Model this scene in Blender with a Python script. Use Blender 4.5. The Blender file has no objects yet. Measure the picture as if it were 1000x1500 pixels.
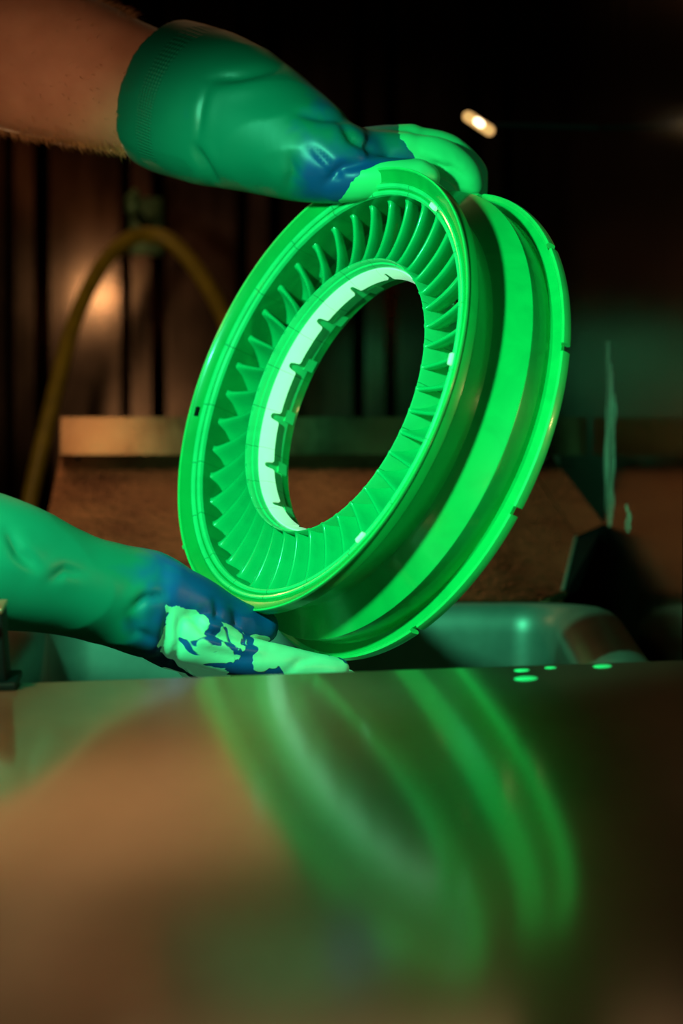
import bpy, bmesh, math, random
import numpy as np
from mathutils import Vector, Matrix, noise

random.seed(4)
sc = bpy.context.scene
COL = sc.collection
PI = math.pi

# ------------------------------------------------------------------ camera
F_PX = 1500 * 85 / 36.0
PITCH = math.atan(100 / F_PX)
cam_d = bpy.data.cameras.new('camera')
cam = bpy.data.objects.new('camera', cam_d)
COL.objects.link(cam)
cam.location = (0, 0, 0)
cam.rotation_euler = (PI / 2 - PITCH, 0, 0)
cam_d.sensor_fit = 'VERTICAL'
cam_d.sensor_height = 36
cam_d.sensor_width = 24
cam_d.lens = 85
cam_d.clip_start = 0.02
cam_d.dof.use_dof = True
cam_d.dof.focus_distance = 1.76
cam_d.dof.aperture_fstop = 4.0
sc.camera = cam

sc.view_settings.view_transform = 'Standard'
sc.view_settings.look = 'None'
sc.view_settings.gamma = 1
sc.view_settings.use_curve_mapping = False
sc.view_settings.exposure = 0.0

# ------------------------------------------------------------------ world and lamps
wd = bpy.data.worlds.new('dark_booth')
sc.world = wd
wd.use_nodes = True
wd.node_tree.nodes['Background'].inputs[0].default_value = (1.0, 0.62, 0.38, 1)
wd.node_tree.nodes['Background'].inputs[1].default_value = 0.0015


def lamp(name, kind, loc, target, power, color, **kw):
    d = bpy.data.lights.new(name, kind)
    d.energy = power
    d.color = color
    for k, v in kw.items():
        setattr(d, k, v)
    o = bpy.data.objects.new(name, d)
    COL.objects.link(o)
    o.location = loc
    o.rotation_euler = (Vector(target) - Vector(loc)).to_track_quat('-Z', 'Y').to_euler()
    return o


# green inspection lamp, held up to the left of the camera and shining along the ring's axis
lamp('inspection_lamp_light', 'SPOT', (-0.43, 1.00, 0.30), (0.01, 1.80, -0.02), 62, (0.10, 1.0, 0.50),
     spot_size=math.radians(45), spot_blend=0.5, shadow_soft_size=0.035)
# warm lamps read off glints, rim light and wall patches; the fills are added
lamp('warm_glint_light', 'POINT', (0.72, 1.42, 0.03), (0, 1.8, 0), 3.2, (1.0, 0.62, 0.26), shadow_soft_size=0.022)
lamp('warm_back_light', 'AREA', (-0.50, 2.84, 0.615), (-0.3, 1.4, -0.2), 0.42, (1.0, 0.45, 0.16), shape='RECTANGLE', size=0.9, size_y=0.15)
lamp('warm_arm_fill', 'SPOT', (-0.50, 0.75, -0.02), (-0.22, 2.0, 0.25), 26.0, (1.0, 0.55, 0.32), spot_size=math.radians(17), spot_blend=1.0, shadow_soft_size=0.05)  # added fill for the forearm alone, no known lamp
lamp('warm_wall_light', 'POINT', (-0.372, 2.33, 0.225), (0, 3, 0), 0.95, (1.0, 0.58, 0.26), shadow_soft_size=0.018)
lamp('warm_slope_fill', 'AREA', (-0.10, 2.93, 1.08), (-0.08, 2.1, -0.1), 0.26, (1.0, 0.55, 0.24), shape='RECTANGLE', size=0.55, size_y=0.14)  # added fill, gives the sloped backsplash its golden reflection
lamp('warm_band_fill', 'POINT', (-0.43, 0.40, 0.015), (0, 3, 0), 1.4, (1.0, 0.58, 0.27), shadow_soft_size=0.05)  # added fill, puts a golden hotspot on the backsplash band
lamp('warm_table_fill', 'SPOT', (-0.62, 1.30, 0.95), (-0.25, 1.48, -0.18), 105.0, (1.0, 0.48, 0.17), spot_size=math.radians(29), spot_blend=1.0, shadow_soft_size=0.06)  # added unseen spot, washes the left of the table amber


def rgb(h):
    return tuple(((c / 255) / 12.92 if c / 255 <= 0.04045 else ((c / 255 + 0.055) / 1.055) ** 2.4) for c in h) + (1,)


# ------------------------------------------------------------------ materials
def new_mat(name):
    m = bpy.data.materials.new(name)
    m.use_nodes = True
    nt = m.node_tree
    b = nt.nodes['Principled BSDF']
    return m, nt, b


def N(nt, kind, **kw):
    n = nt.nodes.new(kind)
    for k, v in kw.items():
        if k.startswith('i_'):
            n.inputs[k[2:].replace('_', ' ')].default_value = v
        else:
            setattr(n, k, v)
    return n


def ramp(nt, fac, stops):
    r = nt.nodes.new('ShaderNodeValToRGB')
    els = r.color_ramp.elements
    while len(els) < len(stops):
        els.new(0.5)
    for e, (p, c) in zip(els, stops):
        e.position = p
        e.color = c if len(c) == 4 else tuple(c) + (1,)
    nt.links.new(fac, r.inputs[0])
    return r


def math_n(nt, op, a, b=None, c=None):
    n = nt.nodes.new('ShaderNodeMath')
    n.operation = op
    for i, v in enumerate((a, b, c)):
        if v is None:
            continue
        if isinstance(v, (int, float)):
            n.inputs[i].default_value = v
        else:
            nt.links.new(v, n.inputs[i])
    return n.outputs[0]


def mapping(nt, scale, rot=(0, 0, 0)):
    tc = nt.nodes.new('ShaderNodeTexCoord')
    mp = nt.nodes.new('ShaderNodeMapping')
    mp.inputs['Scale'].default_value = scale
    mp.inputs['Rotation'].default_value = rot
    nt.links.new(tc.outputs['Object'], mp.inputs[0])
    return mp.outputs[0]


def metal(name, c0, c1, rough, scale=(8, 8, 8), bump=0.02, bscale=(60, 60, 60), rvar=0.12, metallic=1.0, bdist=0.002):
    m, nt, b = new_mat(name)
    n1 = N(nt, 'ShaderNodeTexNoise', i_Scale=1.0, i_Detail=6.0, i_Roughness=0.65)
    nt.links.new(mapping(nt, scale), n1.inputs['Vector'])
    r = ramp(nt, n1.outputs[0], [(0.3, c0), (0.7, c1)])
    nt.links.new(r.outputs[0], b.inputs['Base Color'])
    n2 = N(nt, 'ShaderNodeTexNoise', i_Scale=1.0, i_Detail=4.0)
    nt.links.new(mapping(nt, bscale), n2.inputs['Vector'])
    bp = N(nt, 'ShaderNodeBump', i_Strength=bump, i_Distance=bdist)
    nt.links.new(n2.outputs[0], bp.inputs['Height'])
    nt.links.new(bp.outputs[0], b.inputs['Normal'])
    mr = N(nt, 'ShaderNodeMapRange')
    mr.inputs['To Min'].default_value = rough - rvar / 2
    mr.inputs['To Max'].default_value = rough + rvar / 2
    nt.links.new(n1.outputs[0], mr.inputs['Value'])
    nt.links.new(mr.outputs[0], b.inputs['Roughness'])
    b.inputs['Metallic'].default_value = metallic
    return m


def plain(name, c, rough=0.5, metallic=0.0, var=0.25, scale=40.0, coat=0.0):
    m, nt, b = new_mat(name)
    n1 = N(nt, 'ShaderNodeTexNoise', i_Scale=scale, i_Detail=4.0)
    nt.links.new(mapping(nt, (1, 1, 1)), n1.inputs['Vector'])
    lo = tuple(x * (1 - var) for x in c[:3]) + (1,)
    hi = tuple(min(1, x * (1 + var)) for x in c[:3]) + (1,)
    r = ramp(nt, n1.outputs[0], [(0.3, lo), (0.7, hi)])
    nt.links.new(r.outputs[0], b.inputs['Base Color'])
    b.inputs['Roughness'].default_value = rough
    b.inputs['Metallic'].default_value = metallic
    b.inputs['Coat Weight'].default_value = coat
    return m


def penetrant(name, c, glow, glow_s, rough=0.34, coat=0.35, seams=0, film=0.0):
    """metal coated with glowing green inspection fluid"""
    m, nt, b = new_mat(name)
    tc = N(nt, 'ShaderNodeTexCoord')
    n1 = N(nt, 'ShaderNodeTexNoise', i_Scale=26.0, i_Detail=5.0, i_Distortion=1.2)
    nt.links.new(tc.outputs['Object'], n1.inputs['Vector'])
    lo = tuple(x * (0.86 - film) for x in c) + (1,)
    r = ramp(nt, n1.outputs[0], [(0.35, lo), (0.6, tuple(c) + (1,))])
    out = r.outputs[0]
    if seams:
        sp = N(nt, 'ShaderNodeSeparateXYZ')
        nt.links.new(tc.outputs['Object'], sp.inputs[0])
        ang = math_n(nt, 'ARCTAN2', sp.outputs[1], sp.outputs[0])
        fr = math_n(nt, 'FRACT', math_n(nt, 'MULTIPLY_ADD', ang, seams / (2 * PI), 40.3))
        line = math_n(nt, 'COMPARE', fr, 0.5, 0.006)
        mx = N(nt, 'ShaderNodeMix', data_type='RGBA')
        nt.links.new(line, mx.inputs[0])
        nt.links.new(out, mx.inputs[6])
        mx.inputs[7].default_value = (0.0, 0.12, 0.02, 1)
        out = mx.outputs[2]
    nt.links.new(out, b.inputs['Base Color'])
    b.inputs['Roughness'].default_value = rough
    b.inputs['Specular IOR Level'].default_value = 0.35
    b.inputs['Coat Weight'].default_value = coat
    b.inputs['Coat Roughness'].default_value = 0.12
    b.inputs['Emission Color'].default_value = tuple(glow) + (1,)
    b.inputs['Emission Strength'].default_value = glow_s
    bp = N(nt, 'ShaderNodeBump', i_Strength=0.05, i_Distance=0.002)
    nt.links.new(n1.outputs[0], bp.inputs['Height'])
    nt.links.new(bp.outputs[0], b.inputs['Normal'])
    return m


M = {}
M['table'] = metal('sloped_table_steel', (0.15, 0.11, 0.078, 1), (0.28, 0.21, 0.15, 1), 0.40, scale=(5, 3, 5), bump=0.05,
                   bscale=(9, 5, 9), rvar=0.10, bdist=0.004)
M['panel'] = metal('cladding_steel', (0.035, 0.025, 0.019, 1), (0.17, 0.12, 0.092, 1), 0.16, scale=(16, 16, 5), bump=0.07,
                   bscale=(26, 26, 7), rvar=0.05, bdist=0.002, metallic=1.0)
M['splash'] = metal('backsplash_steel', (0.10, 0.036, 0.015, 1), (0.34, 0.18, 0.09, 1), 0.22, scale=(14, 14, 14), bump=0.5,
                    bscale=(150, 90, 150), rvar=0.2, bdist=0.0016, metallic=0.88)
M['band'] = metal('backsplash_band_steel', (0.11, 0.062, 0.034, 1), (0.30, 0.18, 0.10, 1), 0.17, scale=(14, 14, 14), bump=0.05,
                  bscale=(60, 60, 40), rvar=0.1, bdist=0.0006)
M['side'] = metal('polished_side_steel', (0.05, 0.030, 0.020, 1), (0.12, 0.072, 0.050, 1), 0.15, scale=(10, 40, 3), bump=0.10,
                  bscale=(120, 160, 7), rvar=0.08, bdist=0.0002)
M['tub'] = metal('tub_steel', (0.13, 0.14, 0.12, 1), (0.25, 0.26, 0.22, 1), 0.42, scale=(8, 8, 8), bump=0.05,
                 bscale=(40, 40, 40), rvar=0.12, metallic=0.45)
tn = M['table'].node_tree
tb_ = tn.nodes['Principled BSDF']
tb_.inputs['Metallic'].default_value = 0.85
tb_.inputs['Coat Weight'].default_value = 1.0
tb_.inputs['Coat Roughness'].default_value = 0.12
tb_.inputs['Coat IOR'].default_value = 1.7
M['dark'] = plain('black_rubber', (0.006, 0.005, 0.005), 0.6)
M['dark'].node_tree.nodes['Principled BSDF'].inputs['Specular IOR Level'].default_value = 0.15
M['wall'] = plain('dark_wall_paint', (0.012, 0.010, 0.008), 0.7, scale=6)
M['floor'] = plain('dark_concrete', (0.05, 0.045, 0.04), 0.8, scale=12)
M['hose'] = plain('yellow_hose_rubber', (0.28, 0.23, 0.010), 0.45, scale=70)
M['hook'] = plain('greenish_painted_metal', (0.10, 0.22, 0.10), 0.4, 0.4)
M['bolt'] = metal('worn_bolt_steel', (0.45, 0.30, 0.22, 1), (0.75, 0.55, 0.42, 1), 0.4)
M['sleeve'] = plain('charcoal_cotton', (0.012, 0.012, 0.014), 0.9)
GREEN = (0.002, 0.50, 0.105)
M['ring'] = penetrant('green_coated_metal', GREEN, (0.0, 1.0, 0.15), 0.012)
M['flange'] = penetrant('darker_coated_flange_metal', (0.002, 0.37, 0.07), (0.0, 1.0, 0.15), 0.008)  # darker green than the main ring metal
M['shroud'] = penetrant('shaded_green_metal_with_seams', (0.001, 0.22, 0.045), (0.0, 1.0, 0.15), 0.008, seams=20, film=0.25)  # shade of the recessed interior put into the base colour
M['vane'] = penetrant('green_coated_vane_metal', (0.002, 0.46, 0.135), (0.0, 1.0, 0.22), 0.030, rough=0.28)
M['hub'] = penetrant('mint_coated_hub_metal', (0.03, 0.66, 0.22), (0.03, 1.0, 0.25), 0.03, seams=20)
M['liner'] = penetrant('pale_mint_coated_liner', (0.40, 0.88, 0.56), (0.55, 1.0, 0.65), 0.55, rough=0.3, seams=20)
M['lip'] = penetrant('bright_green_lip_metal', (0.02, 0.62, 0.14), (0.02, 1.0, 0.18), 0.05)
M['drop'] = penetrant('fluid_drop', (0.05, 0.9, 0.3), (0.03, 1.0, 0.3), 0.20, rough=0.1)


# ------------------------------------------------------------------ helpers
def at(px, py, d):
    """point seen at photograph pixel (px, py) at depth y = d"""
    x, y, z = (px - 500) / F_PX, 1.0, -(py - 750) / F_PX
    c, s = math.cos(PITCH), math.sin(PITCH)
    v = Vector((x, y * c + z * s, -y * s + z * c))
    return v * (d / v.y)


def mesh_obj(name, verts, faces, mat, parent=None, smooth=False):
    me = bpy.data.meshes.new(name)
    me.from_pydata([tuple(v) for v in verts], [], faces)
    me.validate()
    bm = bmesh.new()
    bm.from_mesh(me)
    bmesh.ops.recalc_face_normals(bm, faces=bm.faces)
    bm.to_mesh(me)
    bm.free()
    if smooth:
        me.polygons.foreach_set('use_smooth', [True] * len(me.polygons))
    me.materials.append(mat)
    o = bpy.data.objects.new(name, me)
    COL.objects.link(o)
    if parent:
        o.parent = parent
    return o


def auto_smooth(o, deg=35):
    me = o.data
    me.polygons.foreach_set('use_smooth', [True] * len(me.polygons))
    me.set_sharp_from_angle(angle=math.radians(deg))
    return o


def empty(name, loc=(0, 0, 0)):
    o = bpy.data.objects.new(name, None)
    o.empty_display_size = 0.05
    COL.objects.link(o)
    o.location = loc
    return o


def tag(o, label, cat, group=None):
    o['label'] = label
    o['category'] = cat
    if group:
        o['group'] = group
    return o


def struct(o):
    o['kind'] = 'structure'
    return o


def box_data(lo, hi):
    x0, y0, z0 = lo
    x1, y1, z1 = hi
    v = [(x0, y0, z0), (x1, y0, z0), (x1, y1, z0), (x0, y1, z0), (x0, y0, z1), (x1, y0, z1), (x1, y1, z1), (x0, y1, z1)]
    f = [(0, 3, 2, 1), (4, 5, 6, 7), (0, 1, 5, 4), (1, 2, 6, 5), (2, 3, 7, 6), (3, 0, 4, 7)]
    return v, f


def box(name, lo, hi, mat, parent=None, bevel=0.0):
    o = mesh_obj(name, *box_data(lo, hi), mat, parent)
    if bevel:
        bm = bmesh.new()
        bm.from_mesh(o.data)
        bmesh.ops.bevel(bm, geom=bm.edges[:], offset=bevel, segments=3, affect='EDGES', profile=0.5)
        bm.to_mesh(o.data)
        bm.free()
        auto_smooth(o, 40)
    return o


def revolve_data(prof, n=240, a0=0.0, a1=2 * PI, closed_prof=True):
    """profile of (r, z) about the local z axis"""
    full = abs(a1 - a0 - 2 * PI) < 1e-6
    k = len(prof)
    cols = n if full else n + 1
    v, f = [], []
    for i in range(cols):
        t = a0 + (a1 - a0) * i / n
        c, s = math.cos(t), math.sin(t)
        v += [(r * c, r * s, z) for r, z in prof]
    kk = k if closed_prof else k - 1
    for i in range(n):
        i2 = (i + 1) % cols
        for j in range(kk):
            j2 = (j + 1) % k
            f.append((i * k + j, i2 * k + j, i2 * k + j2, i * k + j2))
    if not full and closed_prof:
        f.append(tuple(range(k)))
        f.append(tuple(n * k + j for j in reversed(range(k))))
    return v, f


def tube_data(pts, rads, n=16, cap=4, flat=None):
    """closed round tube through points with hemispherical ends; flat = (vector, factor) squeezes sections"""
    pts = [Vector(p) for p in pts]
    P, R = [], []
    t0 = (pts[0] - pts[1]).normalized()
    t1 = (pts[-1] - pts[-2]).normalized()
    for i in range(cap):
        a = PI / 2 * (1 - (i + 0.35) / cap)
        P.append(pts[0] + t0 * rads[0] * math.sin(a)); R.append(rads[0] * math.cos(a))
    P += pts; R += list(rads)
    for i in range(cap):
        a = PI / 2 * ((i + 0.65) / cap)
        P.append(pts[-1] + t1 * rads[-1] * math.sin(a)); R.append(rads[-1] * math.cos(a))
    v, f = [], []
    ref = Vector((0.13, 0.31, 0.94))
    prev = None
    for i, p in enumerate(P):
        t = (P[min(i + 1, len(P) - 1)] - P[max(i - 1, 0)]).normalized()
        if prev is None:
            x = t.cross(ref).normalized()
        else:
            x = (prev - t * prev.dot(t)).normalized()
        prev = x
        y = t.cross(x)
        for j in range(n):
            a = 2 * PI * j / n
            off = (x * math.cos(a) + y * math.sin(a)) * R[i]
            if flat:
                off -= flat[0] * off.dot(flat[0]) * (1 - flat[1])
            v.append(p + off)
    for i in range(len(P) - 1):
        for j in range(n):
            j2 = (j + 1) % n
            f.append((i * n + j, i * n + j2, (i + 1) * n + j2, (i + 1) * n + j))
    f.append(tuple(range(n)))
    f.append(tuple((len(P) - 1) * n + j for j in reversed(range(n))))
    return v, f


def spline(pts, sub=8):
    """Catmull-Rom through tuples of any length"""
    A = np.array(pts, float)
    A = np.vstack([2 * A[0] - A[1], A, 2 * A[-1] - A[-2]])
    out = []
    for i in range(1, len(A) - 2):
        for k in range(sub):
            t = k / sub
            a, b, c, d = A[i - 1], A[i], A[i + 1], A[i + 2]
            out.append(0.5 * (2 * b + (c - a) * t + (2 * a - 5 * b + 4 * c - d) * t * t + (3 * b - a - 3 * c + d) * t ** 3))
    out.append(A[-2])
    return np.array(out)


def join_data(parts):
    v, f = [], []
    for pv, pf in parts:
        o = len(v)
        v += [tuple(p) for p in pv]
        f += [tuple(i + o for i in q) for q in pf]
    return v, f


# ------------------------------------------------------------------ setting
FLOOR = -1.25
struct(box('floor', (-2.4, -1.2, FLOOR - 0.05), (1.6, 3.3, FLOOR), M['floor']))
wb = struct(box('wall_back', (-2.4, 3.06, FLOOR), (1.6, 3.2, 1.6), M['wall']))
struct(box('wall_left', (-2.5, -1.2, FLOOR), (-2.4, 3.2, 1.6), M['wall']))
struct(box('ceiling', (-2.4, -1.2, 1.6), (1.6, 3.2, 1.65), M['wall']))
# corrugated steel cladding on the back wall, one sheet per period: wide pan, slanted flanks, narrow rib
per = 0.1440
x_first = (80 - 500) / F_PX * 3.0
prof = [(0, 0), (0.0805, 0), (0.0965, -0.034), (0.1210, -0.034), (0.1370, 0), (0.1440, 0)]
pv, pf = [], []
for z in (FLOOR, 1.55):
    for dy in (0, 0.0012):
        pv += [(x, y + dy, z) for x, y in prof]
k = len(prof)
for i in range(k - 1):
    pf += [(i, i + 1, 2 * k + i + 1, 2 * k + i), (k + i, 3 * k + i, 3 * k + i + 1, k + i + 1),
           (i, k + i, k + i + 1, i + 1), (2 * k + i, 2 * k + i + 1, 3 * k + i + 1, 3 * k + i)]
pf += [(0, 2 * k, 3 * k, k), (k - 1, 2 * k - 1, 4 * k - 1, 3 * k - 1)]
sheet = mesh_obj('cladding_sheet', pv, pf, M['panel'], wb)
sheet.location = (x_first - 8 * per, 3.02, 0)
for i in range(-7, 5):
    c = sheet.copy()
    COL.objects.link(c)
    c.location = (x_first + i * per, 3.02, 0)
# polished side wall of the booth
SX = 0.243
struct(box('wall_right', (SX, 1.722, -0.42), (SX + 0.004, 3.0, 1.1), M['side']))


# ------------------------------------------------------------------ sloped steel table in the foreground
tb = empty('steel_table')
e0 = at(500, 984, 1.58)
tb.location = e0
ex = Vector((1, 0, math.tan(math.radians(2.0)))).normalized()
ey = Vector((0, -math.cos(math.radians(9.5)), -math.sin(math.radians(9.5))))
ey = (ey - ex * ey.dot(ex)).normalized()
ez = ex.cross(-ey).normalized()
TR = Matrix((ex, -ey, ez)).transposed()           # local y points away from the camera
tb.rotation_euler = TR.to_euler()
top = box('table_top', (-0.62, -0.60, -0.004), (0.60, 0.0, 0.0), M['table'], tb, bevel=0.0012)
top.data.polygons.foreach_set('use_smooth', [False] * len(top.data.polygons))
rim = box('edge_fold', (-0.62, -0.006, -0.040), (0.60, -0.0005, -0.0042), M['table'], tb)
rim2 = box('edge_fold', (-0.62, -0.600, -0.040), (0.60, -0.594, -0.0042), M['table'], tb)
for sx in (-0.585, 0.565):
    for sy in (-0.58, -0.04):
        lz = FLOOR - (e0 + ex * sx - ey * sy).z
        leg = box('leg', (0, 0, 0), (0.03, 0.03, 1), M['tub'], tb)
        leg.matrix_parent_inverse = (Matrix.Translation(e0) @ TR.to_4x4()).inverted()
        q = e0 + ex * sx - ey * sy
        leg.location = (q.x, q.y, FLOOR)
        leg.scale = (1, 1, q.z - FLOOR - 0.005)
tag(tb, 'scuffed steel table sloping toward the viewer, mirroring the green ring', 'table')


def on_table(px, py):
    """point on the table plane under a pixel"""
    r = at(px, py, 1.0)
    n = ez
    return r * (e0.dot(n) / r.dot(n))


# drops of fluid at the table's far edge
for px, py, r, lab in ((770, 994, 0.0052, 'largest green fluid drop near the far edge of the steel table'),
                       (764, 982, 0.0034, 'small green fluid drop just behind the largest drop on the table'),
                       (806, 978, 0.0026, 'faintest green fluid drop, to the right of the pair on the table'),
                       (882, 976, 0.0042, 'rightmost green fluid drop at the far edge of the steel table')):
    q = on_table(px, py)
    pr = [(r * math.cos(a), 0.22 * r * math.sin(a)) for a in [i * PI / 2 / 6 for i in range(7)]]
    pr[-1] = (r * 0.03, 0.22 * r)
    v, f = revolve_data(pr, 20, closed_prof=False)
    f.append(tuple(i * 7 for i in range(20)))
    f.append(tuple(i * 7 + 6 for i in range(20)))
    o = mesh_obj('fluid_drop', v, f, M['drop'], smooth=True)
    o.location = q
    o.rotation_euler = TR.to_euler()
    o.scale = (1.5, 1.0, 1.0)
    tag(o, lab, 'drop', 'drops on the table')

# black clamp block at the left end of the table
bk = empty('clamp_block')
q = on_table(-20, 1004)
bk.location = q
bk.rotation_euler = TR.to_euler()
box('post', (-0.045, -0.010, 0.0), (0.0145, 0.016, 0.0500), M['dark'], bk, bevel=0.002)
box('foot', (-0.055, -0.016, 0.0), (0.0215, 0.020, 0.0050), M['dark'], bk, bevel=0.0015)
v, f = tube_data([(-0.004, -0.012, 0.0430), (0.0065, -0.0125, 0.0425)], [0.0062, 0.0058], 20)
mesh_obj('knob', v, f, M['bolt'], bk, smooth=True)
box('top_cap', (-0.046, -0.011, 0.0500), (0.0150, 0.017, 0.0535), M['bolt'], bk, bevel=0.001)
tag(bk, 'black upright clamp block with rounded metal knob at the left table edge', 'clamp')

# ------------------------------------------------------------------ wash tub behind the table
tub = empty('wash_tub', (0, 0, 0))
RZ = -0.136


def rounded_rect(x0, x1, y0, y1, r, n=10):
    out = []
    for cx, cy, a0 in ((x1 - r, y1 - r, 0), (x0 + r, y1 - r, PI / 2), (x0 + r, y0 + r, PI), (x1 - r, y0 + r, 1.5 * PI)):
        for i in range(n + 1):
            a = a0 + PI / 2 * i / n
            out.append((cx + r * math.cos(a), cy + r * math.sin(a)))
    return out


# section outward from the inner wall: inner wall, big rolled rim, outer skirt
sec = []
for i in range(13):
    a = PI - PI * i / 12
    sec.append((0.030 + 0.030 * math.cos(a), 0.026 * math.sin(a)))       # offset outward, height
levels = [(0.0 - 0.035, -0.30), (0.0 - 0.012, -0.20), (0.0, -0.06), (0.0, -0.02)] + sec + [(0.060, -0.05)]
IN = dict(x0=-0.246, x1=0.178, y0=1.63, y1=2.055)
vs, fs = [], []
nn = 44
for off, h in levels:
    rr = rounded_rect(IN['x0'] - off, IN['x1'] + off, IN['y0'] - off * 0.5, IN['y1'] + off * 0.45, 0.035 + max(off, -0.02) * 0.6)
    vs += [(x, y, RZ - 0.026 + h - 0.040 * min(1.0, max(0.0, (1.84 - y) / 0.2)) ** 1.5) for x, y in rr]
for i in range(len(levels) - 1):
    for j in range(nn):
        j2 = (j + 1) % nn
        fs.append((i * nn + j, i * nn + j2, (i + 1) * nn + j2, (i + 1) * nn + j))
fs.append(tuple(range(nn)))
basin = mesh_obj('basin', vs, fs, M['tub'], tub, smooth=True)
so = basin.modifiers.new('thick', 'SOLIDIFY')
so.thickness = 0.0015
for x, y in ((-0.22, 1.66), (0.15, 1.66), (-0.22, 2.02), (0.15, 2.02)):
    box('leg', (x - 0.018, y - 0.018, FLOOR), (x + 0.018, y + 0.018, RZ - 0.31), M['tub'], tub)
tag(tub, 'steel wash tub with broad rounded rim sunk behind the table', 'tub')


# ------------------------------------------------------------------ folded backsplash behind the tub
def plate(name, pts, th, mat, parent, sub=0):
    pts = [Vector(p) for p in pts]
    n = (pts[1] - pts[0]).cross(pts[2] - pts[0]).normalized()
    k = len(pts)
    v = pts + [p + n * th for p in pts]
    f = [tuple(range(k)), tuple(range(2 * k - 1, k - 1, -1))] + [(i, (i + 1) % k, k + (i + 1) % k, k + i) for i in range(k)]
    return mesh_obj(name, v, f, mat, parent)


bs = empty('backsplash')
DT, DB = 2.36, 2.12
zt, zc, zb = at(0, 611, DT).z, at(0, 667, DT).z, at(0, 884, DB).z
XL = -0.274


def on_slope(px, py):
    a = Vector((0, DT, zc)); n = Vector((0, -(zb - zc), DB - DT)).normalized()
    r = at(px, py, 1.0)
    return r * (a.dot(n) / r.dot(n))


pA, pB, pC, pD = on_slope(780, 690), on_slope(843, 787), on_slope(822, 874), on_slope(800, 667.5)
pE = on_slope(884, 769)
plate('upright_band', [(XL, DT, zt), (XL, DT, zc), (SX - 0.004, DT, zc), (SX - 0.004, DT, zt)], 0.0012, M['band'], bs)
plate('sloped_sheet', [(XL, DT, zc), (XL, DB, zb), (pC.x, DB, zb), tuple(pB), tuple(pA), (pA.x - 0.012, DT, zc)], 0.0012, M['splash'], bs)
plate('folded_strip', [tuple(pA + Vector((0.0008, 0, 0.0006))), tuple(pB + Vector((0.0008, 0, 0.0006))), tuple(pE), (pD.x + 0.004, pD.y, pD.z)], 0.0012, M['splash'], bs)
plate('end_flange', [tuple(pB + Vector((0.0012, 0, -0.0008))), tuple(pC + Vector((0.0012, 0, 0))), tuple(pC + Vector((0.017, 0.03, 0.004))), tuple(pE + Vector((-0.001, 0.004, -0.0016)))], 0.0010, M['dark'], bs)
v, f = tube_data([tuple(pB + Vector((0.0, -0.001, 0))), tuple(pC + Vector((0, -0.001, 0.001)))], [0.0016, 0.0018], 10, 2)
mesh_obj('raw_edge', v, f, M['tub'], bs, smooth=True)
pts = [(XL, DB, zb), (pC.x - 0.06, DB, zb - 0.001), (pC.x - 0.02, DB, zb + 0.001), tuple(pC + Vector((0.002, 0, 0.002)))]
v, f = tube_data(spline(pts, 6), [0.0042] * 19, 10, 2)
mesh_obj('rolled_front_edge', v, f, M['splash'], bs, smooth=True)
for px, py in ((113, 673), (880, 672)):
    q = on_slope(px, py)
    v, f = tube_data([q + Vector((0, 0.001, 0)), q + Vector((0, -0.002, 0.001))], [0.0036, 0.0030], 12, 2)
    mesh_obj('rivet', v, f, M['dark'], bs, smooth=True)
box('back_support', (XL + 0.02, DT + 0.004, FLOOR), (XL + 0.05, DT + 0.03, zc), M['tub'], bs)
box('back_support', (SX - 0.06, DT + 0.004, FLOOR), (SX - 0.03, DT + 0.03, zc), M['tub'], bs)
tag(bs, 'stained folded steel backsplash sloping down behind the wash tub', 'backsplash')


# dried fluid runs on the side wall
def drip(px0, px1, y0, y1, label):
    """thin film running down the side wall"""
    vs, fs = [], []
    n = 26
    for i in range(n + 1):
        t = i / n
        py = y0 + (y1 - y0) * t
        wv = (0.35 + 0.65 * min(1, t * 2.2)) * (1 if t < 0.85 else (1 - t) / 0.15 * 0.8 + 0.2)
        c = (px0 + px1) / 2 + 3.0 * math.sin(t * 9 + px0) * (1 - t)
        hw = (px1 - px0) / 2 * wv * (0.85 + 0.3 * noise.noise(Vector((t * 7, px0, 0))))
        for s, dx in ((-1, 0), (0, -0.0009), (1, 0)):
            p = c + s * hw
            d = SX * F_PX / (p - 500)
            z = at(p, py, d).z
            vs.append((SX - 0.0002 + dx, d, z))
    for i in range(n):
        for j in range(2):
            a = i * 3 + j
            fs.append((a, a + 1, a + 4, a + 3))
    return tag(mesh_obj('dried_drip', vs, fs, M['drip'], smooth=True), label, 'drip', 'dried runs on the side wall')


m, nt, b = new_mat('dried_fluid_film')
nz = N(nt, 'ShaderNodeTexNoise', i_Scale=1.0, i_Detail=5.0)
nt.links.new(mapping(nt, (10, 160, 18)), nz.inputs['Vector'])
r = ramp(nt, nz.outputs[0], [(0.40, (0, 0, 0)), (0.62, (0.75, 0.75, 0.75))])
nt.links.new(r.outputs[0], b.inputs['Alpha'])
b.inputs['Base Color'].default_value = (0.22, 0.62, 0.42, 1)
b.inputs['Roughness'].default_value = 0.5
b.inputs['Emission Color'].default_value = (0.3, 1.0, 0.55, 1)
b.inputs['Emission Strength'].default_value = 0.07
M['drip'] = m
drip(884, 902, 500, 772, 'long pale green dried run down the polished side wall')
drip(915, 925, 738, 781, 'short bright green dried run low on the polished side wall')

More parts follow.
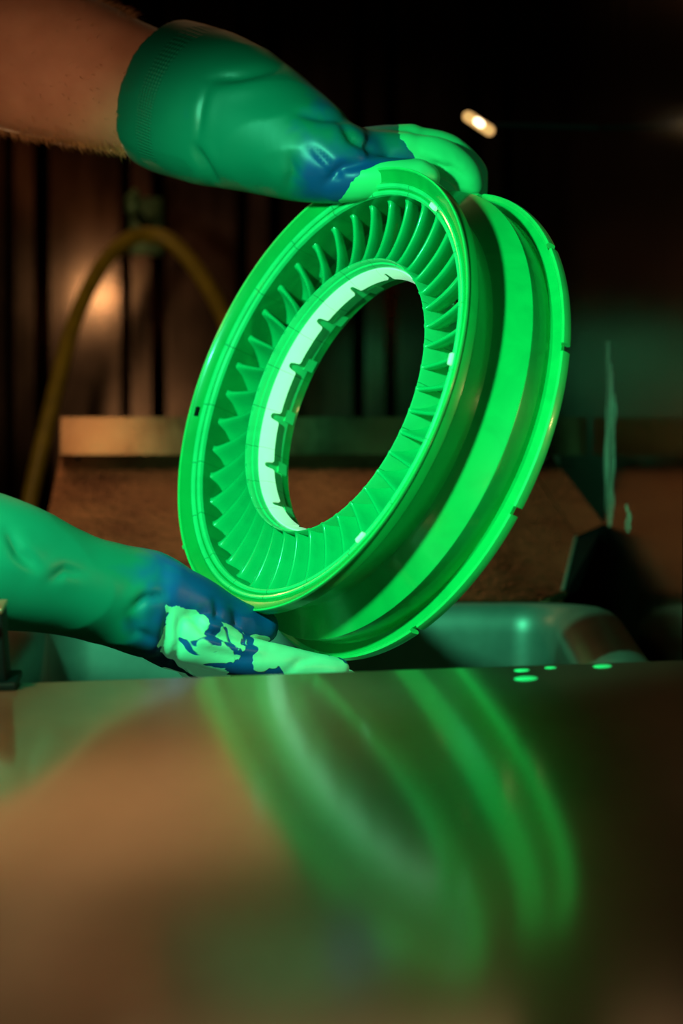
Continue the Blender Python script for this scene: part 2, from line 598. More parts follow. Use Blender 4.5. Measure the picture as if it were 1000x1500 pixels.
# ------------------------------------------------------------------ hose, hook and warm glint at the back
hp = [(20, 900, 2.62), (42, 745, 2.66), (75, 600, 2.70), (110, 470, 2.74), (150, 388, 2.77), (190, 350, 2.79), (218, 344, 2.80), (250, 354, 2.80),
      (290, 398, 2.79), (330, 470, 2.77), (368, 580, 2.74), (395, 720, 2.70), (410, 900, 2.66)]
pts = spline([tuple(at(*p)) for p in hp], 8)
v, f = tube_data(pts, [0.0092] * len(pts), 16, 3)
hose = mesh_obj('rubber_hose', v, f, M['hose'], smooth=True)
tag(hose, 'yellow rubber hose arching over a hook behind the ring', 'hose')
hk = empty('wall_hook', at(214, 332, 2.985))
kx = Vector((0, 0, 0))
v, f = tube_data([(0, -0.002, 0), (0, -0.19, 0.004)], [0.007, 0.0065], 14, 2)
mesh_obj('peg', v, f, M['hook'], hk, smooth=True)
v, f = tube_data([(0, -0.190, 0.004), (0, -0.190, 0.016), (0.002, -0.19, 0.020)], [0.0085, 0.0085, 0.006], 16, 4)
mesh_obj('end_knob', v, f, M['hook'], hk, smooth=True)
box('mounting_plate', (-0.02, -0.004, -0.035), (0.02, 0.0, 0.035), M['hook'], hk, bevel=0.0015)
tag(hk, 'small greenish metal hook holding up the yellow hose', 'hook')

m, nt, b = new_mat('glint_halo_glow')  # glow makes the soft edge of the glint
b.inputs['Base Color'].default_value = (0.5, 0.3, 0.1, 1)
b.inputs['Emission Color'].default_value = (1.0, 0.52, 0.18, 1)
b.inputs['Emission Strength'].default_value = 0.8
M['halo_glow'] = m
m, nt, b = new_mat('glint_core_glow')
b.inputs['Emission Color'].default_value = (1.0, 0.80, 0.5, 1)
b.inputs['Emission Strength'].default_value = 4.0
M['glint_core'] = m
lp = empty('back_wall_glint', at(701, 181, 2.25))  # reflected glint on the back panel, modelled as an added glowing tube
dx = Vector((0.0098, 0, -0.0064))
v, f = tube_data([-dx, dx], [0.0054, 0.0054], 16, 4)
mesh_obj('glint_halo', v, f, M['halo_glow'], lp, smooth=True)
v, f = tube_data([Vector((-0.0016, -0.0064, 0.0011)), Vector((0.0016, -0.0064, -0.0011))], [0.0036, 0.0036], 14, 4)
mesh_obj('glint_core', v, f, M['glint_core'], lp, smooth=True)
v, f = tube_data([dx + Vector((0, 0.004, 0)), Vector((0.02, 0.012, 0.0)), Vector((SX - lp.location.x - 0.003, 0.03, 0.0))], [0.003, 0.003, 0.003], 12, 2)
mesh_obj('glint_support', v, f, M['dark'], lp, smooth=True)
tag(lp, 'warm glint of light before the dark back wall, built as a tilted glowing tube', 'lamp')

# ------------------------------------------------------------------ the turbine nozzle ring
A = Vector((-0.78557338, -0.51852343, 0.33765059))
U = Vector((0.55087551, -0.83458743, 0.0))
V = A.cross(U)
RM = Matrix((U, V, A)).transposed()
RC = Vector((-0.0193, 1.78, 0.042))
ring = empty('turbine_nozzle_ring', RC)
ring.rotation_euler = RM.to_euler()
tag(ring, 'large turbine vane ring glowing green with inspection fluid, held in both gloves', 'turbine ring')


def rev(name, prof, mat, n=240, parent=ring, a0=0.0, a1=2 * PI, deg=32):
    v, f = revolve_data(prof, n, a0, a1)
    return auto_smooth(mesh_obj(name, v, f, mat, parent), deg)


# front flange: funnel-shaped face with a raised outer lip and a stepped inner bead
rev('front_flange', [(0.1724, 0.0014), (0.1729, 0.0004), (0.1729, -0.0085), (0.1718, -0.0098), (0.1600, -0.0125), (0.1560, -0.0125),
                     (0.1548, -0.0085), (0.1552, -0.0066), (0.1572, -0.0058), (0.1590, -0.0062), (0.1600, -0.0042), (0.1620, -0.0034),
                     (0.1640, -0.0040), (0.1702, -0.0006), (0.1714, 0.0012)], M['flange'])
rev('outer_bead', [(0.1717, 0.0012), (0.1723, 0.0021), (0.1733, 0.0020), (0.1736, 0.0010), (0.1733, -0.0002), (0.1722, -0.0002)], M['lip'])
rev('inner_bead', [(0.1545, -0.0086), (0.1546, -0.0060), (0.1560, -0.0048), (0.1576, -0.0050), (0.1584, -0.0066), (0.1570, -0.0086)], M['hub'])
rev('inner_bead', [(0.1592, -0.0050), (0.1600, -0.0034), (0.1616, -0.0026), (0.1626, -0.0032), (0.1626, -0.0048)], M['hub'])
# outer casing: waisted groove, bright front-facing cone, falling band, back flange
rev('outer_casing', [(0.1705, -0.0100), (0.1690, -0.0135), (0.1612, -0.0290), (0.1594, -0.0335), (0.1608, -0.0365), (0.1768, -0.0530), (0.1778, -0.0542), (0.1778, -0.0555),
                     (0.1732, -0.0745), (0.1742, -0.0764), (0.1815, -0.0785), (0.1815, -0.0810), (0.1660, -0.0815), (0.1625, -0.0760), (0.1580, -0.0500), (0.1560, -0.0240), (0.1556, -0.0126)], M['ring'])
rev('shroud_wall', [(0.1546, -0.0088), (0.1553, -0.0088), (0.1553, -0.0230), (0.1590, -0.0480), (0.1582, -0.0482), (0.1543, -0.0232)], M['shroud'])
# segmented back lip with gaps
gaps = [46.4, 17.2, -20.8, -57.9, -95, -132, -168, 157, 120, 83]
gaps = sorted(g % 360 for g in gaps)
for i, g in enumerate(gaps):
    g2 = gaps[(i + 1) % len(gaps)]
    if g2 < g:
        g2 += 360
    rev('lip_segment', [(0.1812, -0.0780), (0.1836, -0.0762), (0.1853, -0.0770), (0.1857, -0.0800), (0.1850, -0.0835), (0.1830, -0.0845), (0.1818, -0.0835)],
        M['lip'], n=28, a0=math.radians(g + 1.0), a1=math.radians(g2 - 1.0))
# hub collar with rim
HZ = -0.0153
rev('hub_collar', [(0.1074, HZ + 0.0004), (0.1081, HZ - 0.0010), (0.1075, HZ - 0.0200), (0.1090, HZ - 0.0330), (0.1060, HZ - 0.0340), (0.1040, HZ - 0.0200),
                   (0.1026, HZ - 0.0110), (0.1040, HZ - 0.0100), (0.1050, HZ - 0.0055), (0.1062, HZ - 0.0050), (0.1068, HZ - 0.0004)], M['hub'])
# liner: bright inner band whose rear edge is cut by rounded slots
vs, fs = [], []
NS = 15
n = 900
rows = 7
slot0 = 66.0
sp = 360.0 / NS
for th_i, rr in ((0, 0.0), (1, 0.0012)):
    for i in range(n):
        t = 360.0 * i / n
        dslot = (t - slot0 + sp / 2) % sp - sp / 2
        zend = HZ - 0.0215
        w = 1.6
        if abs(dslot) < w:
            zend = HZ - 0.0140 - 0.0030 * (1 - math.sqrt(max(0, 1 - (dslot / w) ** 2)))
        else:
            zend += 0.0012 * math.exp(-((abs(dslot) - w) / 0.7) ** 2)
        z0 = HZ - 0.0098
        for j in range(rows):
            s = j / (rows - 1)
            z = z0 + (zend - z0) * s
            rad = 0.1030 - 0.0016 * math.sin(PI * min(1, (z0 - z) / 0.0117)) * 0.4 - 0.0036 * (z0 - z) / 0.0117 + rr
            a = math.radians(t)
            vs.append((rad * math.cos(a), rad * math.sin(a), z))
B = n * rows
for i in range(n):
    i2 = (i + 1) % n
    for j in range(rows - 1):
        fs.append((i * rows + j, i2 * rows + j, i2 * rows + j + 1, i * rows + j + 1))
        fs.append((B + i * rows + j, B + i * rows + j + 1, B + i2 * rows + j + 1, B + i2 * rows + j))
    for j in (0, rows - 1):
        fs.append((i * rows + j, i2 * rows + j, B + i2 * rows + j, B + i * rows + j))
ln = auto_smooth(mesh_obj('slotted_liner', vs, fs, M['liner'], ring), 40)
# rear hub ring behind the slots, with bright pads
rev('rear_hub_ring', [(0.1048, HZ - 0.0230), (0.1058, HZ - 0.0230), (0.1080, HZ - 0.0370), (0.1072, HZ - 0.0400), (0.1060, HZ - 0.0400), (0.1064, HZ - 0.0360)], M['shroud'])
pad_v, pad_f = revolve_data([(0.1038, HZ - 0.0290), (0.1062, HZ - 0.0290), (0.1066, HZ - 0.0380), (0.1052, HZ - 0.0380)], 8, math.radians(-2.6), math.radians(2.6))
pad = mesh_obj('pad', pad_v, pad_f, M['hub'], ring)
for i in range(NS):
    o = pad if i == 0 else pad.copy()
    if i:
        COL.objects.link(o)
    o.rotation_euler = (0, 0, math.radians(slot0 - 3 + i * sp))

# vanes: cambered blades from hub to shroud with flared roots
NV = 41
R0, R1 = 0.1068, 0.1552
LEZ = -0.0165
vs, fs = [], []
nr, ncp = 12, 16


def vane_sec(rfrac):
    """closed airfoil section points (axial back, tangential) with camber turning from axial to tangential"""
    chord = 0.034
    out_u, out_l = [], []
    for i in range(ncp // 2 + 1):
        s = 0.5 - 0.5 * math.cos(PI * i / (ncp // 2))
        ang0, ang1 = math.radians(12), math.radians(66)
        # integrate camber
        m_ = 24
        z = y = 0.0
        for q in range(m_):
            a = ang0 + (ang1 - ang0) * (s * (q + 0.5) / m_)
            z += math.cos(a) * s * chord / m_
            y += math.sin(a) * s * chord / m_
        a = ang0 + (ang1 - ang0) * s
        t = 0.00235 * (1.30 * math.sqrt(s + 0.035) - 1.28 * s) * 1.7 + 0.0003
        if i == 0:
            t = 0.0007
        out_u.append((z - math.sin(a) * t, y + math.cos(a) * t))
        out_l.append((z + math.sin(a) * t, y - math.cos(a) * t))
    return out_u + out_l[::-1]


base = vane_sec(0)
cz = sum(p[0] for p in base) / len(base)
cy = sum(p[1] for p in base) / len(base)
for i in range(nr + 1):
    s = i / nr
    s = 0.5 - 0.5 * math.cos(PI * s)
    r = R0 + (R1 - R0) * s
    d = min(r - R0, R1 - r)
    fl = 1 + 0.30 * math.exp(-(d / 0.0022))              # fillet flare at both ends
    zf = 1 + 0.05 * math.exp(-(d / 0.0022))
    sweep = -0.0025 * math.sin(PI * s)                   # slight bow of the leading edge
    for (z, y) in base:
        yy = cy + (y - cy) * 1.0 + (y - cy) * 0.0
        # thicken about the camber by flare along tangential only near the nose
        yy = y + (fl - 1) * 0.0035 * (1 if y > z * 0.45 else -1)
        zz = LEZ + sweep + 0.0016 * (zf - 1) * 20 - z
        ang = yy / (0.5 * (R0 + R1)) + 0.03 * (s - 0.5)
        vs.append((r * math.cos(ang), r * math.sin(ang), zz))
kk = len(base)
for i in range(nr):
    for j in range(kk):
        j2 = (j + 1) % kk
        fs.append((i * kk + j, i * kk + j2, (i + 1) * kk + j2, (i + 1) * kk + j))
fs.append(tuple(range(kk)))
fs.append(tuple(nr * kk + j for j in reversed(range(kk))))
vane = mesh_obj('vane', vs, fs, M['vane'], ring, smooth=True)
for i in range(NV):
    o = vane if i == 0 else vane.copy()
    if i:
        COL.objects.link(o)
    o.rotation_euler = (0, 0, math.radians(177.6 + i * 360.0 / NV))

# lugs, locating slots and clips on the front flange
for th, r0, r1, w, z0, z1 in ((142.8, 0.1722, 0.1790, 0.0036, -0.0020, -0.0062), (225.9, 0.1722, 0.1795, 0.0036, -0.0020, -0.0062), (120, 0.1722, 0.1745, 0.0025, -0.003, -0.006)):
    a = math.radians(th)
    o = box('lug', (r0, -w / 2, z1), (r1, w / 2, z0), M['lip'], ring, bevel=0.0005)
    o.rotation_euler = (0, 0, a)
for th, rr in ((185.8, 0.1672), (96.0, 0.1680)):
    o = box('locating_slot', (rr - 0.0016, -0.0038, -0.0030), (rr + 0.0016, 0.0038, -0.00045), M['dark'] if th > 100 else M['lip'], ring, bevel=0.0003)
    o.rotation_euler = (0, 0, math.radians(th))
for th in (6.4, -45.0, 59.5):
    o = box('clip', (0.1572, -0.0042, -0.0046), (0.1606, 0.0042, -0.0012), M['liner'], ring, bevel=0.0006)
    o.rotation_euler = (0, 0, math.radians(th))


# ------------------------------------------------------------------ gloves and arms
def ring_section(c, side, dep, a, b, n=40, pw=1.0):
    out = []
    for j in range(n):
        t = 2 * PI * j / n
        out.append(c + side * (a * math.cos(t)) + dep * (b * math.sin(t)))
    return out


def gauntlet(stations, wall=0.0035, cavity=3, n=40, normals=None):
    """closed loft with a cavity at the cuff end. stations: (px, py, depth, half width in px, half depth in m)"""
    st = spline(stations, 6)
    C = [at(s[0], s[1], s[2]) for s in st]
    rings_, m = [], len(st)
    fr = []
    for i in range(m):
        t = (C[min(i + 1, m - 1)] - C[max(i - 1, 0)]).normalized()
        dep = Vector((0, 1, 0))
        dep = (dep - t * dep.dot(t)).normalized()
        side = t.cross(dep)
        fr.append((side, dep, t))
    for i in range(6 * cavity, -1, -1):
        a = st[i][3] * st[i][2] / F_PX - wall
        rings_.append(ring_section(C[i], fr[i][0], fr[i][1], a, st[i][4] - wall, n))
    for i in range(m):
        a = st[i][3] * st[i][2] / F_PX
        rings_.append(ring_section(C[i], fr[i][0], fr[i][1], a, st[i][4], n))
    v, f = [], []
    for r_ in rings_:
        v += r_
    for i in range(len(rings_) - 1):
        for j in range(n):
            j2 = (j + 1) % n
            f.append((i * n + j, i * n + j2, (i + 1) * n + j2, (i + 1) * n + j))
    f.append(tuple(range(n)))
    f.append(tuple((len(rings_) - 1) * n + j for j in reversed(range(n))))
    return (v, f), C


def limb(chain, n=18):
    """chain of (px, py, depth, radius)"""
    s = spline(chain, 5)
    return tube_data([at(*q[:3]) for q in s], [q[3] for q in s], n, 5)


def fused(name, parts, mat, parent, voxel=0.0024, smooth=6):
    v, f = join_data(parts)
    me = bpy.data.meshes.new(name)
    me.from_pydata(v, [], f)
    bm = bmesh.new(); bm.from_mesh(me)
    bmesh.ops.recalc_face_normals(bm, faces=bm.faces)
    bm.to_mesh(me); bm.free()
    o = bpy.data.objects.new(name, me)
    COL.objects.link(o)
    r_ = o.modifiers.new('r', 'REMESH'); r_.mode = 'VOXEL'; r_.voxel_size = voxel
    s_ = o.modifiers.new('s', 'SMOOTH'); s_.factor = 0.5; s_.iterations = smooth
    dg = bpy.context.evaluated_depsgraph_get()
    ev = bpy.data.meshes.new_from_object(o.evaluated_get(dg))
    o.modifiers.clear()
    o.data = ev
    bpy.data.meshes.remove(me)
    ev.name = name
    ev.materials.clear()
    ev.materials.append(mat)
    ev.polygons.foreach_set('use_smooth', [True] * len(ev.polygons))
    o.parent = parent
    return o


def to_px(co):
    """project an (n, 3) array to photograph pixels (used to lay creases where the folds sit on the near side)"""
    c, s = math.cos(PITCH), math.sin(PITCH)
    d = co[:, 1] * c - co[:, 2] * s
    up = co[:, 1] * s + co[:, 2] * c
    return np.stack([500 + F_PX * co[:, 0] / d, 750 - F_PX * up / d], 1)


def get_co_no(me):
    n = len(me.vertices)
    co = np.empty(n * 3); me.vertices.foreach_get('co', co)
    no = np.empty(n * 3); me.vertex_normals.foreach_get('vector', no)
    return co.reshape(-1, 3), no.reshape(-1, 3)


def seg_dist(p, a, b):
    a = np.array(a, float); b = np.array(b, float)
    d = b - a
    t = np.clip(((p - a) @ d) / (d @ d), 0, 1)
    return np.hypot(*(a + t[:, None] * d - p).T), t


def sculpt(o, creases, amp=0.0010, freq=28.0, stretch=(1, 1, 1)):
    me = o.data
    co, no = get_co_no(me)
    px = to_px(co)
    near = np.clip(-no[:, 1] * 2 + 0.4, 0, 1)
    disp = np.zeros(len(co))
    for path, depth, w in creases:
        best = np.full(len(co), 1e9)
        taper = np.zeros(len(co))
        L = len(path) - 1
        for i in range(L):
            d, t = seg_dist(px, path[i], path[i + 1])
            u = (i + t) / L
            m_ = d < best
            best = np.where(m_, d, best)
            taper = np.where(m_, np.sin(np.clip(u * 0.86 + 0.07, 0, 1) * PI), taper)
        disp += near * taper * depth * (-np.exp(-(best / w) ** 2) + 0.22 * np.exp(-((best - 2.4 * w) / (1.6 * w)) ** 2))
    nz_ = np.array([noise.noise(Vector((c[0] * freq * stretch[0], c[1] * freq * stretch[1], c[2] * freq * stretch[2]))) for c in co])
    disp += amp * (1 - 2 * np.abs(nz_))
    co = co + no * disp[:, None]
    me.vertices.foreach_set('co', co.ravel())
    me.update()
    return co, px


def attr(me, name, val):
    a = me.attributes.new(name, 'FLOAT', 'POINT')
    a.data.foreach_set('value', np.asarray(val, dtype=np.float32))


def smooth01(x, a, b):
    t = np.clip((x - a) / (b - a), 0, 1)
    return t * t * (3 - 2 * t)


# rubber glove material: green film over blue rubber, glowing fluid on the fingers, knurled cuff band
def glove_mat(name, film, blue, wet, wet_glow, scale):
    m, nt, b = new_mat(name)
    at_b = N(nt, 'ShaderNodeAttribute', attribute_name='blue')
    at_w = N(nt, 'ShaderNodeAttribute', attribute_name='wet')
    at_k = N(nt, 'ShaderNodeAttribute', attribute_name='band')
    at_l = N(nt, 'ShaderNodeAttribute', attribute_name='along')
    at_r = N(nt, 'ShaderNodeAttribute', attribute_name='around')
    tc = N(nt, 'ShaderNodeTexCoord')
    n1 = N(nt, 'ShaderNodeTexNoise', i_Scale=scale, i_Detail=3.0, i_Distortion=0.8)
    nt.links.new(tc.outputs['Object'], n1.inputs['Vector'])
    n2 = N(nt, 'ShaderNodeTexNoise', i_Scale=38.0, i_Detail=2.0, i_Distortion=0.4)
    nt.links.new(tc.outputs['Object'], n2.inputs['Vector'])
    bf = math_n(nt, 'ADD', at_b.outputs['Fac'], math_n(nt, 'MULTIPLY_ADD', n2.outputs[0], 0.9, -0.45))
    r1 = ramp(nt, bf, [(0.22, film), (0.78, blue)])
    wf = math_n(nt, 'ADD', at_w.outputs['Fac'], math_n(nt, 'MULTIPLY_ADD', n1.outputs[0], 2.0, -1.0))
    r2 = ramp(nt, wf, [(0.49, (0, 0, 0)), (0.52, (1, 1, 1))])
    mx = N(nt, 'ShaderNodeMix', data_type='RGBA')
    nt.links.new(r2.outputs[0], mx.inputs[0])
    nt.links.new(r1.outputs[0], mx.inputs[6])
    mx.inputs[7].default_value = wet
    nt.links.new(mx.outputs[2], b.inputs['Base Color'])
    b.inputs['Emission Color'].default_value = (wet[0] * 0.6, wet[1], wet[2] * 0.8, 1)
    nt.links.new(math_n(nt, 'MULTIPLY', r2.outputs[0], wet_glow), b.inputs['Emission Strength'])
    b.inputs['Roughness'].default_value = 0.42
    b.inputs['Specular IOR Level'].default_value = 0.4
    # knurl
    k1 = math_n(nt, 'SINE', math_n(nt, 'MULTIPLY_ADD', at_l.outputs['Fac'], 2 * PI / 0.0062, math_n(nt, 'MULTIPLY', at_r.outputs['Fac'], 2 * PI / 0.0062)))
    k2 = math_n(nt, 'SINE', math_n(nt, 'SUBTRACT', math_n(nt, 'MULTIPLY', at_l.outputs['Fac'], 2 * PI / 0.0062), math_n(nt, 'MULTIPLY', at_r.outputs['Fac'], 2 * PI / 0.0062)))
    kn = math_n(nt, 'MULTIPLY', math_n(nt, 'MULTIPLY', k1, k2), at_k.outputs['Fac'])
    hgt = math_n(nt, 'ADD', kn, math_n(nt, 'MULTIPLY', r2.outputs[0], 0.8))
    bp = N(nt, 'ShaderNodeBump', i_Strength=0.5, i_Distance=0.0011)
    nt.links.new(hgt, bp.inputs['Height'])
    nt.links.new(bp.outputs[0], b.inputs['Normal'])
    return m


M['glove_l'] = glove_mat('green_rubber_glove', (0.002, 0.135, 0.082, 1), (0.002, 0.055, 0.22, 1), (0.05, 0.60, 0.20, 1), 0.05, 30)
M['glove_r'] = glove_mat('blue_green_rubber_glove', (0.002, 0.19, 0.12, 1), (0.002, 0.085, 0.32, 1), (0.24, 0.75, 0.42, 1), 0.12, 30)
# skin
m, nt, b = new_mat('forearm_skin')
n1 = N(nt, 'ShaderNodeTexNoise', i_Scale=22.0, i_Detail=5.0)
nt.links.new(mapping(nt, (1, 1, 1)), n1.inputs['Vector'])
r = ramp(nt, n1.outputs[0], [(0.3, (0.36, 0.17, 0.095)), (0.7, (0.50, 0.26, 0.155))])
nt.links.new(r.outputs[0], b.inputs['Base Color'])
b.inputs['Roughness'].default_value = 0.5
b.inputs['Subsurface Weight'].default_value = 0.12
b.inputs['Subsurface Radius'].default_value = (0.012, 0.004, 0.002)
b.inputs['Subsurface Scale'].default_value = 0.4
n3 = N(nt, 'ShaderNodeTexNoise', i_Scale=420.0, i_Detail=3.0)
nt.links.new(mapping(nt, (1, 1, 1)), n3.inputs['Vector'])
bp = N(nt, 'ShaderNodeBump', i_Strength=0.15, i_Distance=0.0006)
nt.links.new(n3.outputs[0], bp.inputs['Height'])
nt.links.new(bp.outputs[0], b.inputs['Normal'])
M['skin'] = m
M['hair'] = plain('brown_arm_hair', (0.42, 0.22, 0.09), 0.35, scale=90)

person = empty('person', (-0.75, 2.0, FLOOR))
tag(person, 'person reaching in from the left, bare forearm, both hands in green rubber gloves', 'person')
INV = Matrix.Translation(person.location).inverted()


def adopt(o):
    o.parent = person
    o.matrix_parent_inverse = INV
    return o


# ---- upper arm (the person's left): glove
g1, c1 = gauntlet([(244, 138, 1.945, 111, 0.050), (275, 148, 1.928, 112, 0.052), (318, 162, 1.905, 111, 0.050), (365, 180, 1.885, 103, 0.046),
                   (415, 203, 1.868, 88, 0.042), (455, 222, 1.856, 76, 0.038), (495, 236, 1.848, 62, 0.034), (530, 240, 1.848, 50, 0.030)], cavity=3)
lp_ = [g1]
W = (505, 238, 1.855)
for kx_, ky_, kd, r0 in ((592, 224, 1.852, 0.0165), (600, 214, 1.874, 0.0165), (598, 214, 1.896, 0.0160), (585, 222, 1.916, 0.0150)):
    lp_.append(limb([(W[0], W[1], W[2] + (kd - 1.88) * 0.6, 0.022), (0.5 * (W[0] + kx_), 0.5 * (W[1] + ky_) - 3, 0.5 * (W[2] + kd), 0.020), (kx_, ky_, kd, r0)]))
lp_.append(limb([(590, 226, 1.852, 0.0160), (640, 229, 1.854, 0.0140), (676, 250, 1.858, 0.0128), (688, 272, 1.862, 0.0110)]))
lp_.append(limb([(600, 216, 1.874, 0.0160), (650, 222, 1.878, 0.0140), (686, 248, 1.884, 0.0128), (694, 276, 1.888, 0.0110)]))
lp_.append(limb([(598, 216, 1.896, 0.0155), (646, 222, 1.902, 0.0135), (682, 250, 1.908, 0.0120), (690, 278, 1.912, 0.0105)]))
lp_.append(limb([(585, 224, 1.916, 0.0140), (628, 234, 1.922, 0.0120), (656, 258, 1.926, 0.0110), (664, 280, 1.930, 0.0095)]))
lp_.append(limb([(500, 256, 1.838, 0.0210), (535, 262, 1.829, 0.0165), (575, 257, 1.826, 0.0130), (612, 257, 1.828, 0.0120), (623, 261, 1.830, 0.0110)]))
gl_l = fused('glove', lp_, M['glove_l'], None)
co, px = sculpt(gl_l, [([(286, 214), (300, 240), (318, 272)], 0.0045, 6), ([(308, 117), (350, 112), (410, 98)], 0.0040, 8), ([(308, 117), (296, 160), (290, 205)], 0.0016, 5),
                       ([(430, 165), (470, 172), (520, 176)], 0.003, 7), ([(498, 180), (515, 205), (548, 224)], 0.0035, 6), ([(478, 268), (500, 245), (548, 238)], 0.0030, 6),
                       ([(420, 280), (430, 250), (425, 230)], 0.0025, 7), ([(455, 215), (480, 240), (500, 262)], 0.0022, 6),
                       ([(628, 240), (660, 246), (684, 262)], 0.0030, 5), ([(612, 225), (640, 240), (650, 262)], 0.0022, 4)], amp=0.0011, freq=24, stretch=(0.7, 1, 1.2))
x, y = px[:, 0], px[:, 1]
axis0 = np.array(at(244, 138, 1.945)); axis1 = np.array(at(365, 180, 1.885))
ax_d = (axis1 - axis0) / np.linalg.norm(axis1 - axis0)
rel = co - axis0
along = rel @ ax_d
perp = rel - along[:, None] * ax_d
around = np.arctan2(perp @ np.array([0, 0, 1.0]), perp @ np.array([0, -1.0, 0])) * 0.052
attr(gl_l.data, 'along', along)
attr(gl_l.data, 'around', around)
attr(gl_l.data, 'band', ((along > 0.026) & (along < 0.044)).astype(float))
attr(gl_l.data, 'blue', smooth01(x, 395, 470) * (0.35 + 0.55 * smooth01(y, 190, 260)) * (1 - 0.2 * smooth01(x, 540, 600)))
attr(gl_l.data, 'wet', np.maximum(smooth01(x - (y - 215) * 0.5, 574, 618) * 1.3 - 0.1, smooth01(x + (y - 250) * 0.9, 505, 560) * smooth01(y + (x - 530) * 0.05, 232, 250) * 1.3) - 0.15)
adopt(gl_l)


# ---- bare forearm
def skin_loft(name, stations, n=48):
    st = spline(stations, 8)
    C = [at(s[0], s[1], s[2]) for s in st]
    v, f = [], []
    m_ = len(st)
    for i in range(m_):
        t = (C[min(i + 1, m_ - 1)] - C[max(i - 1, 0)]).normalized()
        dep = Vector((0, 1, 0)); dep = (dep - t * dep.dot(t)).normalized()
        side = t.cross(dep)
        v += ring_section(C[i], side, dep, st[i][3] * st[i][2] / F_PX, st[i][4], n)
    for i in range(m_ - 1):
        for j in range(n):
            j2 = (j + 1) % n
            f.append((i * n + j, i * n + j2, (i + 1) * n + j2, (i + 1) * n + j))
    f.append(tuple(range(n)))
    f.append(tuple((m_ - 1) * n + j for j in reversed(range(n))))
    return mesh_obj(name, v, f, M['skin'], None, smooth=True)


arm = skin_loft('forearm', [(-560, -190, 2.24, 95, 0.046), (-420, -120, 2.19, 112, 0.052), (-260, -45, 2.12, 128, 0.056), (-80, 30, 2.05, 132, 0.056), (40, 78, 2.00, 118, 0.051),
                            (130, 108, 1.97, 103, 0.045), (200, 129, 1.950, 92, 0.042), (290, 155, 1.92, 84, 0.038), (350, 176, 1.895, 72, 0.032)])
adopt(arm)
# arm hair: fine tapered strands rooted on the skin
me = arm.data
co, no = get_co_no(me)
px = to_px(co)
polys = [p for p in me.polygons if len(p.vertices) == 4 and -40 < px[p.vertices[0], 0] < 205]
hv, hf = [], []
rng = random.Random(9)
axis = (at(240, 140, 1.94) - at(0, 62, 2.02)).normalized()
cnt = 0
while cnt < 1500:
    p = rng.choice(polys)
    nrm = p.normal
    edge = 1 - min(1, abs(nrm.y) * 1.4)
    if rng.random() > 0.03 + 0.97 * edge ** 2:
        continue
    ws = [rng.random() for _ in range(4)]
    s_ = sum(ws)
    root = sum((Vector(me.vertices[i].co) * (w / s_) for i, w in zip(p.vertices, ws)), Vector())
    if to_px(np.array([root]))[0][0] > 196:
        continue
    L = rng.uniform(0.005, 0.013)
    d1 = (nrm * rng.uniform(0.35, 0.9) + axis * rng.uniform(0.3, 1.0) + Vector((rng.gauss(0, .25), rng.gauss(0, .25), rng.gauss(0, .25)))).normalized()
    d2 = (d1 + axis * 0.6 - nrm * 0.25).normalized()
    mid = root + d1 * L * 0.5
    tip = mid + d2 * L * 0.5
    sx_ = d1.cross(Vector((0.2, 1, 0.1))).normalized()
    sy_ = d1.cross(sx_)
    b0 = len(hv)
    for q, w in ((root - nrm * 0.0003, 0.00018), (mid, 0.00014)):
        for a in range(3):
            hv.append(q + (sx_ * math.cos(a * 2.094) + sy_ * math.sin(a * 2.094)) * w)
    hv.append(tip)
    for a in range(3):
        a2 = (a + 1) % 3
        hf.append((b0 + a, b0 + a2, b0 + 3 + a2, b0 + 3 + a))
        hf.append((b0 + 3 + a, b0 + 3 + a2, b0 + 6))
    cnt += 1
hair = mesh_obj('arm_hair', hv, hf, M['hair'])
hair['kind'] = 'stuff'
hair.parent = arm


# ---- lower arm (the person's right): glove
g2, c2 = gauntlet([(-190, 802, 1.66, 112, 0.052), (-120, 808, 1.665, 110, 0.052), (-40, 820, 1.672, 104, 0.050), (10, 828, 1.680, 97, 0.047), (60, 842, 1.690, 86, 0.044), (110, 857, 1.700, 76, 0.041),
                   (160, 870, 1.710, 74, 0.039), (205, 882, 1.718, 78, 0.038), (240, 896, 1.724, 74, 0.035), (262, 908, 1.728, 60, 0.028)], cavity=2)
rp = [g2]
W = (205, 885, 1.720)
for kx_, ky_, kd, r0 in ((290, 932, 1.712, 0.0185), (300, 950, 1.735, 0.0180), (296, 960, 1.758, 0.0170), (285, 962, 1.778, 0.0155)):
    rp.append(limb([(W[0], W[1] + 8, W[2], 0.026), (0.5 * (W[0] + kx_), 0.5 * (W[1] + ky_) + 4, 0.5 * (W[2] + kd), 0.024), (kx_, ky_, kd, r0)]))
# fingers lie flat under the ring
rp.append(limb([(286, 936, 1.712, 0.0185), (350, 960, 1.724, 0.0150), (420, 974, 1.740, 0.0130), (474, 980, 1.752, 0.0110), (494, 980, 1.757, 0.0085)]))
rp.append(limb([(298, 955, 1.735, 0.0180), (370, 982, 1.750, 0.0150), (440, 998, 1.768, 0.0130), (505, 1000, 1.782, 0.0100)]))
rp.append(limb([(296, 964, 1.758, 0.0170), (365, 990, 1.775, 0.0145), (435, 1006, 1.792, 0.0125), (495, 1008, 1.806, 0.0100)]))
rp.append(limb([(285, 966, 1.778, 0.0155), (340, 990, 1.795, 0.0130), (395, 1004, 1.810, 0.0110), (440, 1006, 1.822, 0.0090)]))
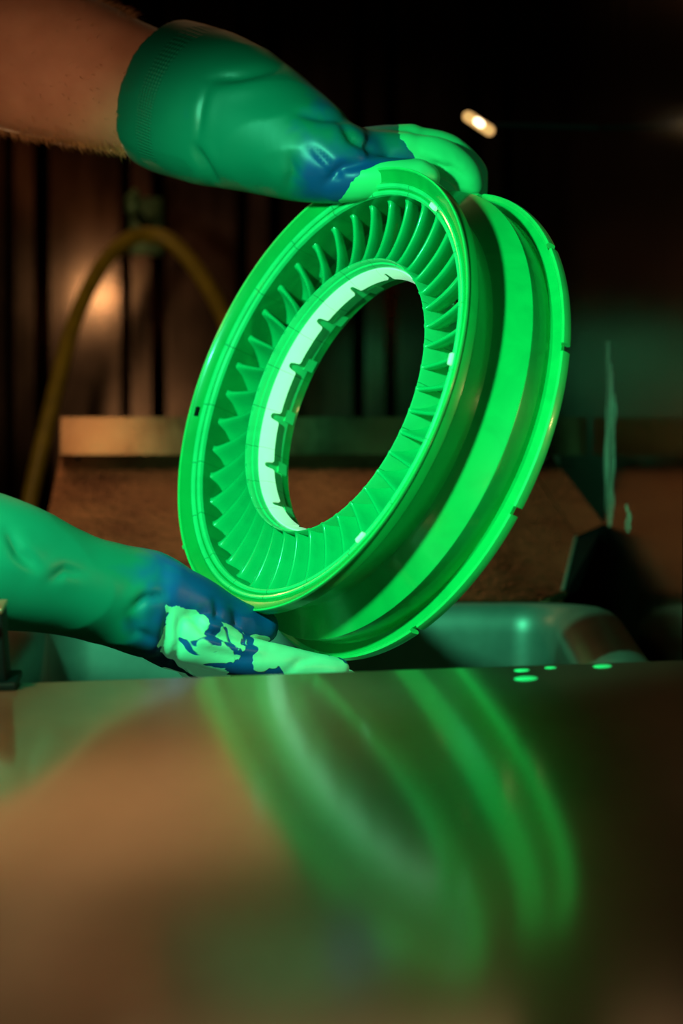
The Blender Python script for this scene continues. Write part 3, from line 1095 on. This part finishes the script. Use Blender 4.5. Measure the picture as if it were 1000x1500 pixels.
# thumb on the near side, tip tucked behind the front flange
rp.append(limb([(240, 872, 1.712, 0.0260), (285, 886, 1.722, 0.0210), (325, 902, 1.735, 0.0165), (362, 914, 1.748, 0.0140), (382, 918, 1.754, 0.0125)]))
gl_r = fused('glove', rp, M['glove_r'], None)
co, px = sculpt(gl_r, [([(10, 780), (28, 810), (52, 832)], 0.0035, 8), ([(70, 850), (95, 835), (120, 842)], 0.0018, 7), ([(192, 892), (212, 876), (238, 874)], 0.0030, 6), ([(188, 900), (200, 925), (228, 938)], 0.0025, 7),
                       ([(248, 892), (242, 930), (238, 965)], 0.0030, 6), ([(262, 905), (262, 940), (252, 975)], 0.0028, 5), ([(276, 900), (300, 925), (345, 938), (392, 944)], 0.0055, 6),
                       ([(312, 880), (318, 895), (314, 912)], 0.002, 5), ([(340, 895), (346, 908), (342, 922)], 0.0018, 5), ([(300, 950), (350, 962), (400, 962)], 0.0018, 7), ([(470, 960), (440, 968), (415, 985)], 0.0015, 6)],
                amp=0.0010, freq=24)
x, y = px[:, 0], px[:, 1]
attr(gl_r.data, 'along', co[:, 0]); attr(gl_r.data, 'around', co[:, 2]); attr(gl_r.data, 'band', np.zeros(len(co)))
attr(gl_r.data, 'blue', smooth01(x, 130, 290) * 0.85 + 0.10 * smooth01(y, 880, 940))
hand = smooth01(x, 218, 250)
# fluid sits on the palm side and the index finger; the thumb top stays blue
line = 880 + (x - 240) * 0.37
wet = hand * smooth01(y - line, -16, 12) * 0.56 + hand * smooth01(x, 395, 440) * 0.5
attr(gl_r.data, 'wet', wet - 0.05)
adopt(gl_r)
arm2 = skin_loft('forearm', [(-760, 690, 1.72, 110, 0.052), (-600, 730, 1.70, 116, 0.053), (-430, 765, 1.68, 112, 0.052), (-290, 790, 1.665, 100, 0.047), (-150, 806, 1.664, 86, 0.042), (-60, 818, 1.672, 78, 0.038)])
adopt(arm2)
for chain in ([(-500, -160, 2.22, 0.070), (-640, -240, 2.27, 0.078), (-860, -300, 2.34, 0.085)], [(-700, 705, 1.712, 0.068), (-860, 640, 1.75, 0.076), (-1020, 470, 1.84, 0.082)]):
    v, f = limb(chain, 28)
    adopt(mesh_obj('sleeve', v, f, M['sleeve'], None, smooth=True))
